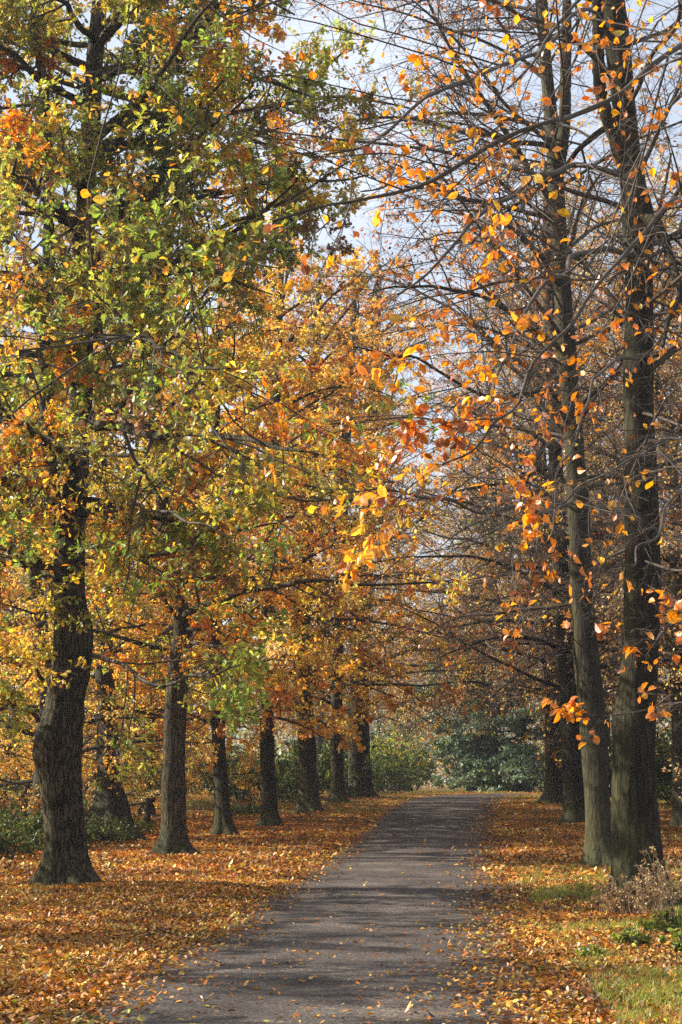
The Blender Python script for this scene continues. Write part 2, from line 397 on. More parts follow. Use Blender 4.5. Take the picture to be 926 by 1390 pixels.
# ------------------------------------------------------------------ whole trees
def tree(name, label, cat, ctrl, bark, limbs, explicit=(), pal=None, tpl='fold', lsize=.08, group=None, seed=1, m=(9, 7, 5), lenf=(.42, .42, .42),
         nleaf=6, leafp=1.0, twigmat=None, flat=.3, trunk_kw={}, lmat=None, minr=.002, ang=(.95, .85, .8), grav=(0, 0, 0), wig=(.1, .13, .16), lhoriz=.8,
         hang=.25, mixp=.18, stems=(), branch_parts=True, l3leaf=3, prune=None, density=None, leafmin=.15):
    gen = np.random.default_rng(seed)
    root = bpy.data.objects.new(name, None); COL.objects.link(root); tag(root, label, cat, group)
    me, ax, base = trunk_mesh(name + '_trunk', ctrl, bark, gen=gen, **trunk_kw)
    root.location = base
    link('trunk', me, root)
    for st in stems:                                   # forked stems, each its own part
        P = catmull(np.array(st, float), 60) - np.append(base, 0)
        V, q = tubes(P[None, :, :3], P[None, :, 3], 14)
        V = V + gen.normal(0, .006, V.shape)
        link('stem', mesh_from(name + '_stem', V, [q], bark), root)
    S = 12
    PT, RD, LL, LF, PI_ = [], [], [], [], []
    for (z0, z1, n, el, ln, r0, g, az0, azs, lf) in limbs:      # random limbs by height band
        zs = np.linspace(z0, z1, n) + gen.normal(0, (z1 - z0) / max(n, 1) * .3, n)
        azs_ = az0 + (np.arange(n) * 2.39996 % (2 * PI) - PI) / PI * azs + gen.normal(0, .15, n)
        P = np.array([lerp_axis(ax, z)[:3] for z in zs]); rr = np.array([lerp_axis(ax, z)[3] for z in zs])
        e = el + gen.normal(0, .15, n); D = np.stack([np.cos(azs_) * np.cos(e), np.sin(azs_) * np.cos(e), np.sin(e)], 1)
        L = ln * gen.uniform(.65, 1.15, n)
        pts = grow(P, D, L, S, .09, g, gen)
        r = np.minimum(r0 * gen.uniform(.7, 1.2, n), rr * .6)
        PT.append(pts); RD.append(r[:, None] * np.linspace(1, .22, S + 1)[None]); LL.append(L); LF.append(np.full(n, lf)); PI_.append(np.full(n, -1))
    for ex in explicit:
        P = catmull(np.array(ex['p'], float), S + 1)
        P[1:-1] += gen.normal(0, .035, P[1:-1].shape)
        L = np.linalg.norm(np.diff(P, axis=0), axis=1).sum() * ex.get('lf', 1.)
        PT.append(P[None]); RD.append(ex['r'] * np.linspace(1, ex.get('tip', .2), S + 1)[None]); LL.append([L]); LF.append([ex.get('leaf', 1.)]); PI_.append([ex.get('pal', -1)])
    pts = np.vstack(PT); rad = np.vstack(RD); L = np.concatenate(LL); lf = np.concatenate(LF); pi = np.concatenate(PI_)
    pts = pts - base
    if branch_parts:
        for i in range(len(pts)):
            V, q = tubes(catmull(pts[i], 40)[None], catmull(rad[i][:, None], 40)[None, :, 0], 8)
            V = V + gen.normal(0, .002, V.shape)
            link('branch', mesh_from(name + '_branch', V, [q], bark if rad[i, 0] > .05 else (twigmat or M_TWIG)), root)
        geo = []
    else: geo = [tubes(pts, rad, 6)]
    a = spawn(pts, rad, L, m[0], .18, 1, ang[0], lenf[0], gen, flat, .05, .5, .35, 6, wig[0], grav[0], minr)
    b = spawn(a['pts'], a['rad'], a['L'], m[1], .12, 1, ang[1], lenf[1], gen, flat, .0, .55, .4, 4, wig[1], grav[1], minr)
    if prune is not None:                               # keep only what the crown's real outline holds
        kb = prune(b['pts'][:, -1] + base, gen); b = {k_: v[kb] for k_, v in b.items()}
    c = spawn(b['pts'], b['rad'], b['L'], m[2], .1, 1, ang[2], lenf[2], gen, flat, 0, .6, .5, 3, wig[2], grav[2], minr)
    kc = None
    geo += [tubes(a['pts'], a['rad'], 5), tubes(b['pts'], b['rad'], 4), tubes(c['pts'], c['rad'], 3)]
    V, q = cat_geo(geo)
    tw = link('twigs', mesh_from(name + '_twigs', V, [q], twigmat or M_TWIG), root); tw['kind'] = 'stuff'
    # leaves on c and b
    LP, LD, LG, LLf, LI = [], [], [], [], []
    for lev, nl in ((c, nleaf), (b, l3leaf)):
        if nl == 0: continue
        n = len(lev['pts']); S_ = lev['pts'].shape[1] - 1
        idx = np.repeat(np.arange(n), nl); t = gen.uniform(.15, 1, n * nl); t[::nl] = 1.0
        f = np.clip(t, 0, .9999) * S_; i = f.astype(int); fr = (f - i)[:, None]
        P = lev['pts'][idx, i] * (1 - fr) + lev['pts'][idx, i + 1] * fr
        T = unit(lev['pts'][idx, i + 1] - lev['pts'][idx, i])
        bpar = (b['par'] if lev is b else b['par'][c['par']])[idx]         # level-2 branch
        limb = a['par'][bpar]
        LP.append(P); LD.append(T); LG.append(bpar); LLf.append(lf[limb]); LI.append(limb)
    P = np.vstack(LP); T = np.vstack(LD); G = np.concatenate(LG); LFv = np.concatenate(LLf); LI = np.concatenate(LI)
    clump = gen.uniform(leafmin, 1., int(G.max()) + 1)[G]                     # some twigs hold more leaves than others
    keep = gen.random(len(P)) < leafp * LFv * clump
    if density is not None: keep &= gen.random(len(P)) < density(P + base)
    P, T, G, LI = P[keep], T[keep], G[keep], LI[keep]
    D = T * .5 + gen.normal(0, .55, P.shape); D[:, 2] -= hang
    D = unit(D)
    Nn = gen.normal(0, 1, P.shape) * (1 - lhoriz * .6); Nn[:, 2] += lhoriz
    col = palette(pal, G, gen, mixp=mixp)
    for k_, v in enumerate(pi):
        if v != -1:
            s = LI == k_
            if s.any(): col[s] = palette(v, G[s], gen, mixp=mixp)
    size = lsize * gen.uniform(.6, 1.25, len(P))
    if len(P):
        link('crown', leaves_mesh(name + '_crown', P, D, Nn, size, col, tpl, lmat or M_LEAF, gen), root)
    print(name, seed, 'leaves', len(P), 'twigs', len(c['pts']))
    return root

def copy_tree(o, loc, rz, s, label=None):
    r = o.copy(); COL.objects.link(r); r.location = loc; r.rotation_euler = (0, 0, rz); r.scale = (s, s, s)
    if label: r['label'] = label
    for ch in list(o.children):
        k = ch.copy(); COL.objects.link(k); k.parent = r
    return r
def px_trunk(base, pts, zoff=0.):
    """trunk controls: base=(px,py,Y); pts=[(px,py,halfwidth_px)] at the same distance"""
    out = []
    Y = base[2]
    for px, py, hw in pts:
        p = at(px, py, Y); out.append((p[0], p[1], p[2], hw / F_PX * Y))
    return out
def ground_ctrl(ctrl):
    c = [list(x) for x in ctrl]; z = gz1(c[0][0], c[0][1]); c[0][2] = z
    return c
def xp(*pts): return [at(*p) for p in pts]

# ================================================================== LEFT ROW
P_OAK = dict(ygreen=3.6, green=2.8, yellow=1.6, olive=1.6, orange=.9, brown=.8, gold=1.6)
P_OAKTOP = dict(dgreen=3, green=3.5, ygreen=1.8, olive=1.2, brown=.5, orange=.25)
P_GOLD = dict(gold=4.5, orange=1.3, lgold=3.6, yellow=1.8, dorange=.3, pale=.6, ygreen=.5, olive=.4)
P_ORANGE = dict(orange=2.6, dorange=1.4, gold=4, lgold=1.4, olive=.8, yellow=.6)
P_MIX = dict(gold=4, orange=1.8, ygreen=2, yellow=1.8, green=1, olive=1)
P_RB = dict(orange=7, dorange=3, gold=1., rust=.6)
P_RBS2 = dict(orange=4, dorange=4, rust=1, gold=1)
P_RBS = dict(dorange=3, rust=2.5, brown=2.5, orange=2, tan=1)
P_DRY = dict(tan=3, brown=1.5, gold=2, pale=2, lgold=1.5, orange=1.)

L1c = px_trunk((92, 1200, 24.3), [(90, 1198, 31), (88, 1150, 28), (84, 1100, 29), (80, 1040, 30), (81, 1000, 32), (88, 955, 28), (97, 905, 27), (98, 860, 26), (94, 800, 22),
     (95, 750, 21), (100, 700, 19), (105, 640, 17), (110, 560, 16.5), (111, 500, 17), (114, 400, 15.5), (118, 250, 14.5), (127, 100, 14), (135, 0, 12), (142, -150, 9), (150, -380, 4)])
L1c = ground_ctrl([(a, b, c, d * .90) for a, b, c, d in L1c])
OAKROW = 'trees lining the left side of the lane'
tree('oak_tree', 'stout oak with a knobbly swollen trunk, green and yellow leaves, nearest on the left verge', 'tree', L1c, M_OAK,
     limbs=[(8.5, 15.5, 12, .35, 5.2, .085, .0, 0., PI, 1.), (4.8, 8.6, 7, .15, 4.4, .07, .0, 0.2, PI, .9), (9, 14, 7, .2, 5.6, .07, .0, -.2, 1.1, 1.), (4.6, 14.5, 14, .15, 4.2, .055, .0, -PI / 2, 1.5, 1.1), (9, 15, 8, .3, 5.0, .06, .0, PI, 1.0, 1.1)],
     explicit=[
         dict(p=xp((100, 640, 24.3), (40, 640, 23.4), (0, 644, 22.4), (-90, 640, 20), (-150, 610, 18)), r=.10, leaf=.8),
         dict(p=xp((108, 575, 24.3), (145, 574, 23), (200, 588, 21.5), (270, 594, 20), (350, 600, 18.6), (410, 612, 17.6)), r=.085, leaf=.9),
         dict(p=xp((140, 574, 23.2), (172, 540, 22.5), (189, 500, 22), (188, 455, 21.5), (178, 400, 21)), r=.05, leaf=.8),
         dict(p=xp((108, 625, 24.3), (60, 600, 22), (20, 570, 19.5), (-20, 545, 17.5)), r=.06, leaf=.8),
         dict(p=xp((112, 470, 24.3), (150, 455, 21), (200, 460, 18), (260, 490, 16), (310, 500, 15)), r=.06, leaf=.75),
         dict(p=xp((126, 105, 24.3), (170, 98, 24), (240, 100, 23.6), (345, 106, 23), (420, 130, 22.4)), r=.085, leaf=.95, pal=P_OAKTOP),
         dict(p=xp((120, 195, 24.3), (160, 193, 24.4), (205, 196, 24.4), (260, 208, 24.6), (330, 225, 25), (400, 240, 25.3)), r=.085, leaf=.95, pal=P_OAKTOP),
         dict(p=xp((88, 180, 24.0), (120, 190, 23.7), (145, 208, 23.5), (152, 240, 23.2), (185, 262, 22.8), (240, 280, 22.4)), r=.055, leaf=.8, pal=P_OAKTOP),
         dict(p=xp((132, 40, 24.3), (200, -10, 24), (300, -30, 23.6), (400, 20, 23)), r=.075, leaf=.95, pal=P_OAKTOP),
         dict(p=xp((122, 300, 24.3), (190, 285, 24.6), (290, 262, 25), (390, 280, 25.5)), r=.07, leaf=.6, pal=P_OAKTOP),
         dict(p=xp((112, 420, 24.3), (190, 380, 23), (280, 372, 22), (370, 400, 21)), r=.06, leaf=.8),
         dict(p=xp((120, 888, 24.3), (160, 900, 23), (215, 930, 21.8), (290, 915, 20.8), (370, 895, 20)), r=.04, leaf=.7, pal=dict(ygreen=5, green=3, yellow=1)),
         dict(p=xp((118, 700, 24.3), (170, 690, 22), (240, 700, 20), (310, 730, 18.5)), r=.04, leaf=.7),
         dict(p=xp((52, 978, 24.0), (20, 962, 23), (-20, 965, 22), (-70, 950, 21)), r=.04, leaf=.45),
         dict(p=xp((60, 925, 24.3), (30, 900, 23.2), (-10, 890, 22), (-60, 900, 21)), r=.035, leaf=.5),
         dict(p=xp((78, 790, 24.3), (40, 770, 22.5), (0, 735, 20.5), (-60, 700, 18.5)), r=.045, leaf=.7),
         dict(p=xp((125, 150, 24.3), (70, 120, 24), (0, 60, 23), (-60, 20, 22)), r=.08, leaf=1.),
         dict(p=xp((118, 260, 24.3), (70, 235, 25), (10, 215, 25.5), (-70, 180, 26)), r=.07, leaf=1.),
         dict(p=xp((114, 400, 24.3), (60, 360, 25), (10, 330, 25.5), (-60, 300, 26)), r=.07, leaf=1.),
         dict(p=xp((112, 350, 24.3), (90, 290, 22), (40, 250, 20), (10, 200, 18.5)), r=.06, leaf=.9),
         dict(p=xp((130, 60, 24.3), (90, 10, 23), (30, -30, 22), (-30, -20, 21)), r=.06, leaf=1.),
     ],
     stems=[[(*at(104, 760, 24.3), .13), (*at(76, 700, 24.2), .13), (*at(66, 600, 24), .12), (*at(62, 480, 23.8), .11), (*at(66, 380, 23.7), .10), (*at(66, 250, 23.6), .09), (*at(60, 130, 23.5), .08), (*at(45, 0, 23.3), .06), (*at(30, -150, 23), .03)]],
     pal=P_OAK, tpl='oak', lsize=.105, seed=11, group=OAKROW, m=(10, 7, 5), lenf=(.36, .42, .45), nleaf=7, leafp=1., flat=.5, ang=(1., .9, .9),
     wig=(.16, .18, .2), leafmin=.35, trunk_kw=dict(k=56, step=.07, lobes=7, flare=.62, flare_h=.4, burls=[(1.95, PI, .07, .16), (2.3, -2.6, .04, .14), (2.55, .2, .03, .12), (2.15, -1.5, .035, .12), (3.95, .1, .05, .28), (3.2, -1.2, .03, .2), (1.3, -1.9, .02, .12)]), hang=.1, l3leaf=3)

def row_tree(name, label, px, base, bark, seed, pal, tops, **kw):
    c = ground_ctrl(px_trunk(base, px)); Y = base[2]
    top = c[-1][2]
    return tree(name, label, 'tree', c, bark, seed=seed, pal=pal, group=kw.pop('group', OAKROW), **kw)

def std_limbs(z0, z1, n, ln, r0, lf=1., el=.45, g=-.025):
    zm = (z0 + z1) / 2
    return [(z0, zm, n // 2, el * .5, ln, r0, g, 0, PI, lf), (zm, z1, n - n // 2, el * 1.5, ln * .8, r0 * .85, g, .5, PI, lf)]

row_tree('oak_tree', 'slim dark tree, second in the left row, its long low limb arching over the lane',
    [(237, 1160, 18), (236, 1120, 15.5), (236, 1060, 14.5), (239, 960, 14), (243, 900, 13), (248, 855, 12.5), (240, 800, 11), (224, 720, 9.5), (219, 650, 9), (212, 560, 8.5), (214, 480, 8), (222, 380, 7), (235, 300, 5), (240, 230, 2.5)],
    (237, 1160, 34), M_OAK, 21, P_MIX, 0, limbs=std_limbs(4.6, 14, 30, 4.4, .06, 1.),
    explicit=[dict(p=xp((248, 850, 34), (262, 828, 33.6), (300, 812, 33), (360, 802, 32.4), (415, 790, 32), (470, 795, 31.6), (590, 790, 31)), r=.10, leaf=.9, pal=P_GOLD),
              dict(p=xp((245, 845, 34), (215, 800, 33), (190, 790, 32), (150, 800, 31)), r=.06, leaf=.7),
              dict(p=xp((225, 700, 34), (262, 692, 33), (330, 672, 32.4), (420, 676, 31.5), (520, 684, 31)), r=.06, leaf=1., pal=P_ORANGE),
              dict(p=xp((250, 870, 34), (300, 880, 32), (350, 890, 31), (400, 900, 30)), r=.04, leaf=.8, pal=P_GOLD)],
    tpl='fold', lsize=.09, m=(9, 7, 5), nleaf=6, leafp=1.1, leafmin=.2, flat=.35, trunk_kw=dict(k=36, lobes=6, flare=.75, flare_h=.35), lenf=(.4, .42, .42), grav=(-.02, -.02, 0))
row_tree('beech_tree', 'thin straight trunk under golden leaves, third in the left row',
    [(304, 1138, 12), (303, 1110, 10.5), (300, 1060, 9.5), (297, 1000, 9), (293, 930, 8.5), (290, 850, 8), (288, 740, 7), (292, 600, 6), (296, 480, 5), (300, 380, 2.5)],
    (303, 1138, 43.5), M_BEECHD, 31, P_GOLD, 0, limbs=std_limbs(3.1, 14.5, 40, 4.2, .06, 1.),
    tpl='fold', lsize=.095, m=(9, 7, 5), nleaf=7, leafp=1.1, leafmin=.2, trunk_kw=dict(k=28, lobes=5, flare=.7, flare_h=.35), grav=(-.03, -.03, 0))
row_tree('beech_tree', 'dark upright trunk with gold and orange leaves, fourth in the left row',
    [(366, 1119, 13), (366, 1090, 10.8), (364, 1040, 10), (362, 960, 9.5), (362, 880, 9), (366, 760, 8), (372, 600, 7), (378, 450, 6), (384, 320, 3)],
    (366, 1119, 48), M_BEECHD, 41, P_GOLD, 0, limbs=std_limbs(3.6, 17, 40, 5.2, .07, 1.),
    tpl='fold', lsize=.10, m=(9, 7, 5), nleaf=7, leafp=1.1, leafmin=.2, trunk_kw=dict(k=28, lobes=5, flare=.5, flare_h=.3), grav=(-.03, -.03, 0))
row_tree('beech_tree', 'thick grey trunk leaning slightly, orange crown, fifth in the left row',
    [(420, 1101, 15), (419, 1070, 12.5), (417, 1010, 11.5), (413, 950, 11), (410, 890, 11), (412, 800, 9.5), (420, 660, 8.5), (428, 500, 7), (434, 380, 3)],
    (418, 1101, 55), M_BEECH, 51, P_ORANGE, 0, limbs=std_limbs(4.4, 17.5, 40, 5.6, .08, 1.),
    tpl='fold', lsize=.105, m=(9, 7, 5), nleaf=7, leafp=1.1, leafmin=.2, trunk_kw=dict(k=28, lobes=5, flare=.4, flare_h=.3), grav=(-.03, -.03, 0))
row_tree('beech_tree', 'curving pale-edged trunk with thin golden leaves, sixth in the left row',
    [(459, 1091, 12), (458, 1060, 9.5), (457, 1000, 8.5), (457, 940, 8), (459, 880, 7.5), (463, 760, 7), (470, 600, 6), (478, 460, 5), (484, 340, 3)],
    (458, 1091, 63), M_BEECH, 61, P_GOLD, 0, limbs=std_limbs(4.9, 20, 38, 6.0, .08, .75),
    tpl='quad', lsize=.11, m=(9, 7, 5), nleaf=5, leafp=.8, trunk_kw=dict(k=24, lobes=5, flare=.5, flare_h=.3), twigmat=M_TWIGF, grav=(-.03, -.03, 0))
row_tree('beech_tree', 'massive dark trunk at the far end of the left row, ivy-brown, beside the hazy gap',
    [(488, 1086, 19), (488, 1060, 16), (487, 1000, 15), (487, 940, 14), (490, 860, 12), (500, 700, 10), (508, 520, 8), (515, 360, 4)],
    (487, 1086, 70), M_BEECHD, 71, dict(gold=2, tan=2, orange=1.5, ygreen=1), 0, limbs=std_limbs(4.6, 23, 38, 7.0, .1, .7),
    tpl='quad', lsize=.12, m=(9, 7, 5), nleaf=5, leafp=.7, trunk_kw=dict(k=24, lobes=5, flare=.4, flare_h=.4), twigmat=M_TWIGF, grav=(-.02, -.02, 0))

# ================================================================== RIGHT ROW
BROW = 'beeches lining the right side of the lane'
R1c = ground_ctrl(px_trunk((866, 1232, 20), [(868, 1232, 33), (866, 1200, 32), (862, 1150, 31), (859, 1080, 30), (860, 1020, 29), (864, 960, 26.5), (868, 900, 26), (871, 840, 25.5), (871, 780, 25.5),
     (871, 700, 24), (869, 600, 22), (867, 500, 21.5), (868, 400, 20), (864, 300, 20), (854, 200, 16), (843, 100, 17.5), (832, 0, 17), (822, -120, 13), (812, -300, 6)]))
def sprig(*p): return xp(*p)
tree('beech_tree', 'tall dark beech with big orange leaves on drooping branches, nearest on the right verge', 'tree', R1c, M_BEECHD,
     limbs=[(7, 14, 13, .55, 5.0, .045, -.03, PI, PI, .07), (5.0, 8, 5, .35, 4.0, .03, -.03, .5, 2.2, .04)],
     explicit=[
         dict(p=sprig((842, 60, 20), (800, 10, 16.5), (740, 60, 13.5), (673, 95, 11.8), (600, 135, 10.6), (530, 170, 9.8), (440, 210, 9.2)), r=.028, leaf=1.25, lf=.7),
         dict(p=sprig((868, 330, 20), (960, 200, 15), (940, 60, 12.4), (863, 102, 11.2), (783, 150, 10.6), (723, 176, 10.1), (588, 240, 9.5), (463, 282, 9.0), (370, 300, 8.8)), r=.032, leaf=.30, lf=.5),
         dict(p=sprig((869, 420, 20), (960, 330, 15.5), (926, 268, 12.5), (863, 325, 11.4), (813, 390, 10.8), (753, 465, 10.2), (703, 543, 9.8), (653, 598, 9.5), (600, 630, 9.3)), r=.024, leaf=1.3, lf=.42),
         dict(p=sprig((871, 690, 20), (800, 688, 17.5), (713, 689, 15.5), (640, 684, 14.2), (560, 672, 13.2), (480, 668, 12.5)), r=.03, leaf=1.3, lf=.6, pal=P_RBS2),
         dict(p=sprig((870, 560, 20), (960, 590, 15), (926, 600, 12.5), (873, 618, 11.4), (813, 655, 10.5), (750, 690, 10)), r=.02, leaf=.12, lf=.4),
         dict(p=sprig((868, 280, 20), (890, 305, 19.6), (912, 340, 19), (918, 400, 18.5), (900, 470, 18)), r=.10, leaf=.2),
         dict(p=sprig((850, 150, 20), (900, 60, 16), (926, -20, 13), (840, -40, 11), (760, 30, 10.2), (690, 120, 9.6)), r=.03, leaf=.6, lf=.5),
         dict(p=sprig((871, 760, 20), (990, 800, 14), (960, 870, 11), (905, 862, 10), (855, 860, 9.6)), r=.016, leaf=.15, lf=.15),
         dict(p=sprig((871, 790, 20), (1010, 880, 13), (970, 945, 12.5), (900, 950, 11.5), (830, 972, 11), (775, 975, 10.8)), r=.012, leaf=.2, lf=.13),
         dict(p=sprig((868, 350, 20), (800, 340, 17.5), (740, 390, 15.5), (690, 480, 14), (640, 560, 13)), r=.04, leaf=.25, lf=.6),
         dict(p=sprig((860, 250, 20), (780, 220, 17), (700, 260, 15), (620, 330, 13.5), (540, 400, 12.5)), r=.04, leaf=.2, lf=.6),
         dict(p=sprig((870, 480, 20), (820, 500, 17), (790, 560, 15), (760, 640, 13.5), (740, 740, 12.5)), r=.02, leaf=.1, lf=.5),
         dict(p=sprig((872, 640, 20), (930, 640, 15), (900, 720, 12), (860, 760, 11), (800, 800, 10.5)), r=.016, leaf=.08, lf=.3),
     ],
     stems=[[(*at(858, 260, 20), .10), (*at(835, 190, 19.9), .09), (*at(815, 120, 19.8), .085), (*at(812, 30, 19.7), .08), (*at(806, -80, 19.6), .06), (*at(795, -220, 19.5), .03)]],
     pal=P_RB, tpl='beech', lsize=.072, seed=113, group=BROW, m=(13, 9, 5), minr=.0013, lenf=(.34, .40, .42), nleaf=4, leafp=.5, flat=.22, ang=(.85, .8, .8), leafmin=-.35,
     grav=(-.04, -.03, 0), wig=(.1, .12, .14), trunk_kw=dict(k=48, step=.08, lobes=6, flare=.6, flare_h=.5, ridge=.02, burls=[(2.35, PI, .05, .3), (9.2, 0, .07, .4)]), hang=.35, l3leaf=2, lhoriz=.5)
R2c = ground_ctrl(px_trunk((815, 1176, 29), [(815, 1176, 19), (814, 1130, 16.5), (812, 1090, 16), (806, 1000, 17), (797, 900, 16.5), (790, 800, 14.5), (785, 700, 14.5), (779, 600, 13), (771, 500, 13), (764, 400, 12.5), (758, 300, 12), (750, 180, 11),
      (742, 90, 9), (736, 0, 8), (730, -130, 6), (722, -280, 3)]))
tree('beech_tree', 'slender leaning beech with green-tinged bark just behind the nearest right trunk', 'tree', R2c, M_BEECH,
     limbs=[(8, 19, 20, .7, 5.6, .045, -.03, 0, PI, .35), (5, 10, 10, .3, 4.6, .035, -.04, 0, PI, .4), (8, 17, 9, .5, 6.0, .045, -.03, PI, .9, .4)],
     explicit=[dict(p=xp((757, 290, 29), (700, 200, 28.5), (640, 110, 28), (590, 20, 27.5), (550, -60, 27)), r=.07, leaf=.3),
               dict(p=xp((752, 200, 29), (690, 190, 28), (600, 170, 27), (500, 160, 26), (430, 190, 25.5)), r=.06, leaf=.25),
               dict(p=xp((763, 390, 29), (720, 330, 28), (650, 280, 27), (560, 250, 26), (490, 260, 25)), r=.06, leaf=.25),
               dict(p=xp((770, 480, 29), (720, 440, 28), (640, 400, 27), (560, 390, 26), (500, 400, 25)), r=.06, leaf=.4),
               dict(p=xp((779, 590, 29), (740, 530, 28), (680, 540, 27), (560, 490, 26), (480, 470, 25)), r=.06, leaf=.4)],
     stems=[[(*at(757, 240, 29), .13), (*at(766, 170, 28.8), .12), (*at(768, 90, 28.7), .11), (*at(770, 0, 28.6), .09), (*at(776, -120, 28.5), .05)]],
     pal=P_RBS, tpl='fold', lsize=.08, seed=122, group=BROW, minr=.0016, m=(12, 9, 6), lenf=(.38, .42, .42), nleaf=4, leafp=.5, flat=.28, ang=(.8, .8, .8),
     grav=(-.01, -.02, 0), trunk_kw=dict(k=36, step=.1, lobes=5, flare=.45, flare_h=.35, ridge=.015), l3leaf=2, leafmin=-.2)
R3c = ground_ctrl(px_trunk((780, 1117, 49.5), [(780, 1117, 16), (779, 1090, 14), (776, 1000, 13), (770, 900, 12), (762, 800, 11), (755, 650, 10), (748, 500, 9), (744, 350, 7), (742, 220, 4)]))
tree('beech_tree', 'dark far beech half hidden behind the leaning one on the right verge', 'tree', R3c, M_BEECHD,
     limbs=std_limbs(4.5, 20, 40, 6.4, .08, .35, .6), pal=dict(gold=3, orange=2, tan=1.5, brown=1), tpl='quad', lsize=.09, seed=131, group=BROW, m=(10, 8, 5),
     nleaf=4, leafp=.6, flat=.3, twigmat=M_TWIGF, trunk_kw=dict(k=24, lobes=5, flare=.4, flare_h=.3), grav=(-.02, -.02, 0), minr=.003)
R4c = ground_ctrl(px_trunk((751, 1090, 62), [(753, 1090, 15), (752, 1060, 12), (750, 1000, 11), (747, 900, 10), (740, 760, 9), (733, 600, 8), (727, 450, 6), (722, 320, 3.5)]))
tree('beech_tree', 'greenish trunk last in the right row, beside a sunlit patch of grass', 'tree', R4c, M_BEECH,
     limbs=std_limbs(5, 22, 40, 7.2, .09, .35, .6), pal=dict(lgold=3, tan=2, orange=1.5, brown=1), tpl='quad', lsize=.10, seed=141, group=BROW, m=(10, 8, 5),
     nleaf=4, leafp=.6, flat=.3, twigmat=M_TWIGF, trunk_kw=dict(k=24, lobes=5, flare=.6, flare_h=.3), grav=(-.02, -.02, 0), minr=.0035)

# ================================================================== WOOD BEHIND (prototypes, then copies)
def proto(name, label, cat, group, seed, H, r, z0, n, ln, pal, lf, loc, **kw):
    x, y = loc; z = gz1(x, y); gen = np.random.default_rng(seed)
    c = [(x, y, z, r), (x + gen.normal(0, .1), y, z + H * .25, r * .85), (x + gen.normal(0, .3), y + gen.normal(0, .3), z + H * .5, r * .65), (x + gen.normal(0, .4), y, z + H * .75, r * .4), (x + gen.normal(0, .5), y, z + H, r * .12)]
    a = dict(m=(9, 7, 4), nleaf=5, leafp=1., tpl='quad', lsize=.12, branch_parts=True, twigmat=M_TWIGF, grav=(-.03, -.03, 0), minr=.004, trunk_kw=dict(k=20, step=.3, lobes=5, flare=.4, flare_h=.4))
    a.update(kw)
    return tree(name, label, cat, c, a.pop('bark', M_FARBARK), limbs=[(z + z0, z + H * .45, n // 2, .15, ln, r * .3, -.03, 0, PI, lf), (z + H * .45, z + H * .95, n - n // 2, .75, ln * .7, r * .25, -.02, .4, PI, lf)],
                pal=pal, seed=seed, group=group, **a)
GW = 'golden trees in the wood behind the left row'
g_gold = 'golden beech in the sunlit wood behind the left row of trees'
pg = proto('beech_tree', 'tall golden beech with leaves sweeping low behind the gap between the two nearest left trunks', 'tree', GW, 201, 15, .24, 1.5, 30, 5.4, P_GOLD, .9, (-8.0, 41), tpl='fold', lsize=.10, grav=(-.06, -.06, -.03))
for i, (x, y, s, rz) in enumerate([(-12.3, 48, .9, 1.3), (-11.5, 58, 1., 2.4), (-9.5, 64, .9, .7), (-16, 70, 1.1, 3.1)]):
    copy_tree(pg, (x, y, gz1(x, y)), rz, s, g_gold)
for x, y, s, rz, lb in [(-9.6, 37, .55, 2.1, 'small golden tree at the far left with leaves hanging almost to the brambles'), (-5.9, 47.5, .42, .9, 'small golden tree filling the gap between the second and third left trunks'),
                        (-4.6, 58, .5, 4.4, 'small golden tree filling the gap between the third and fourth left trunks'), (-7.9, 51, .55, 3.2, 'small golden tree in the shade behind the second left trunk')]:
    copy_tree(pg, (x, y, gz1(x, y)), rz, s, lb)
po = proto('oak_tree', 'green and yellow tree in the wood behind the left row', 'tree', 'green trees in the wood behind the left row', 202, 15, .26, 2.6, 26, 5.0, dict(ygreen=3, yellow=2, green=2, gold=2), .9, (-6.6, 53), tpl='fold', lsize=.10)
for x, y, s, rz in [(-14, 80, 1.1, 1.)]:
    copy_tree(po, (x, y, gz1(x, y)), rz, s, 'green and yellow tree deep in the wood behind the left row')
pk = proto('oak_tree', 'very tall thinning green oak rising far behind the nearest oak', 'tree', 'tall oaks behind the left row', 204, 24, .3, 5., 34, 6.0, dict(ygreen=3, green=3, yellow=2, olive=1, gold=1), .5, (-9.5, 53), tpl='fold', lsize=.11, m=(10, 7, 5), nleaf=6)
for x, y, s, rz in [(-15, 62, 1.0, 1.)]:
    copy_tree(pk, (x, y, gz1(x, y)), rz, s, 'tall oak with thinning yellow-green crown high in the wood behind the left row')
g_thin = 'nearly bare brown tree in the thin wood behind the right row'
pt = proto('beech_tree', g_thin, 'tree', 'half-bare trees in the wood behind the right row', 203, 23, .3, 4., 46, 6.5, P_DRY, .6, (11, 58), m=(12, 9, 5), nleaf=4, leafp=.7, lsize=.10, minr=.0045)
for x, y, s, rz in [(15, 42, .95, 1.), (12.5, 36, .8, 5.5), (10.5, 48, .95, 2.9), (14, 56, 1., .9), (17.5, 49, 1.05, 4.6), (11.5, 68, 1.1, 3.9), (18, 66, 1.05, 2.2), (12.5, 76, 1.1, 3.5), (20, 88, 1.2, 4.4), (9, 92, 1.2, 5.), (24, 52, 1., .4), (14, 104, 1.3, 2.), (11, 31, .8, 3.)]:
    copy_tree(pt, (x, y, gz1(x, y)), rz, s)
g_far = 'half-bare tree standing in the haze beyond the bend of the lane'
f1 = None
for x, y, s, rz in [(-1.5, 112, 1.1, 5.), (10, 103, 1.2, 1.), (5, 124, 1.15, 2.), (1.5, 132, 1.2, 4.), (11, 122, 1.2, .2), (-3, 138, 1.3, 2.8)]:
    q = copy_tree(pt, (x, y, gz1(x, y)), rz, s, g_far); q['group'] = 'trees in the haze beyond the bend'
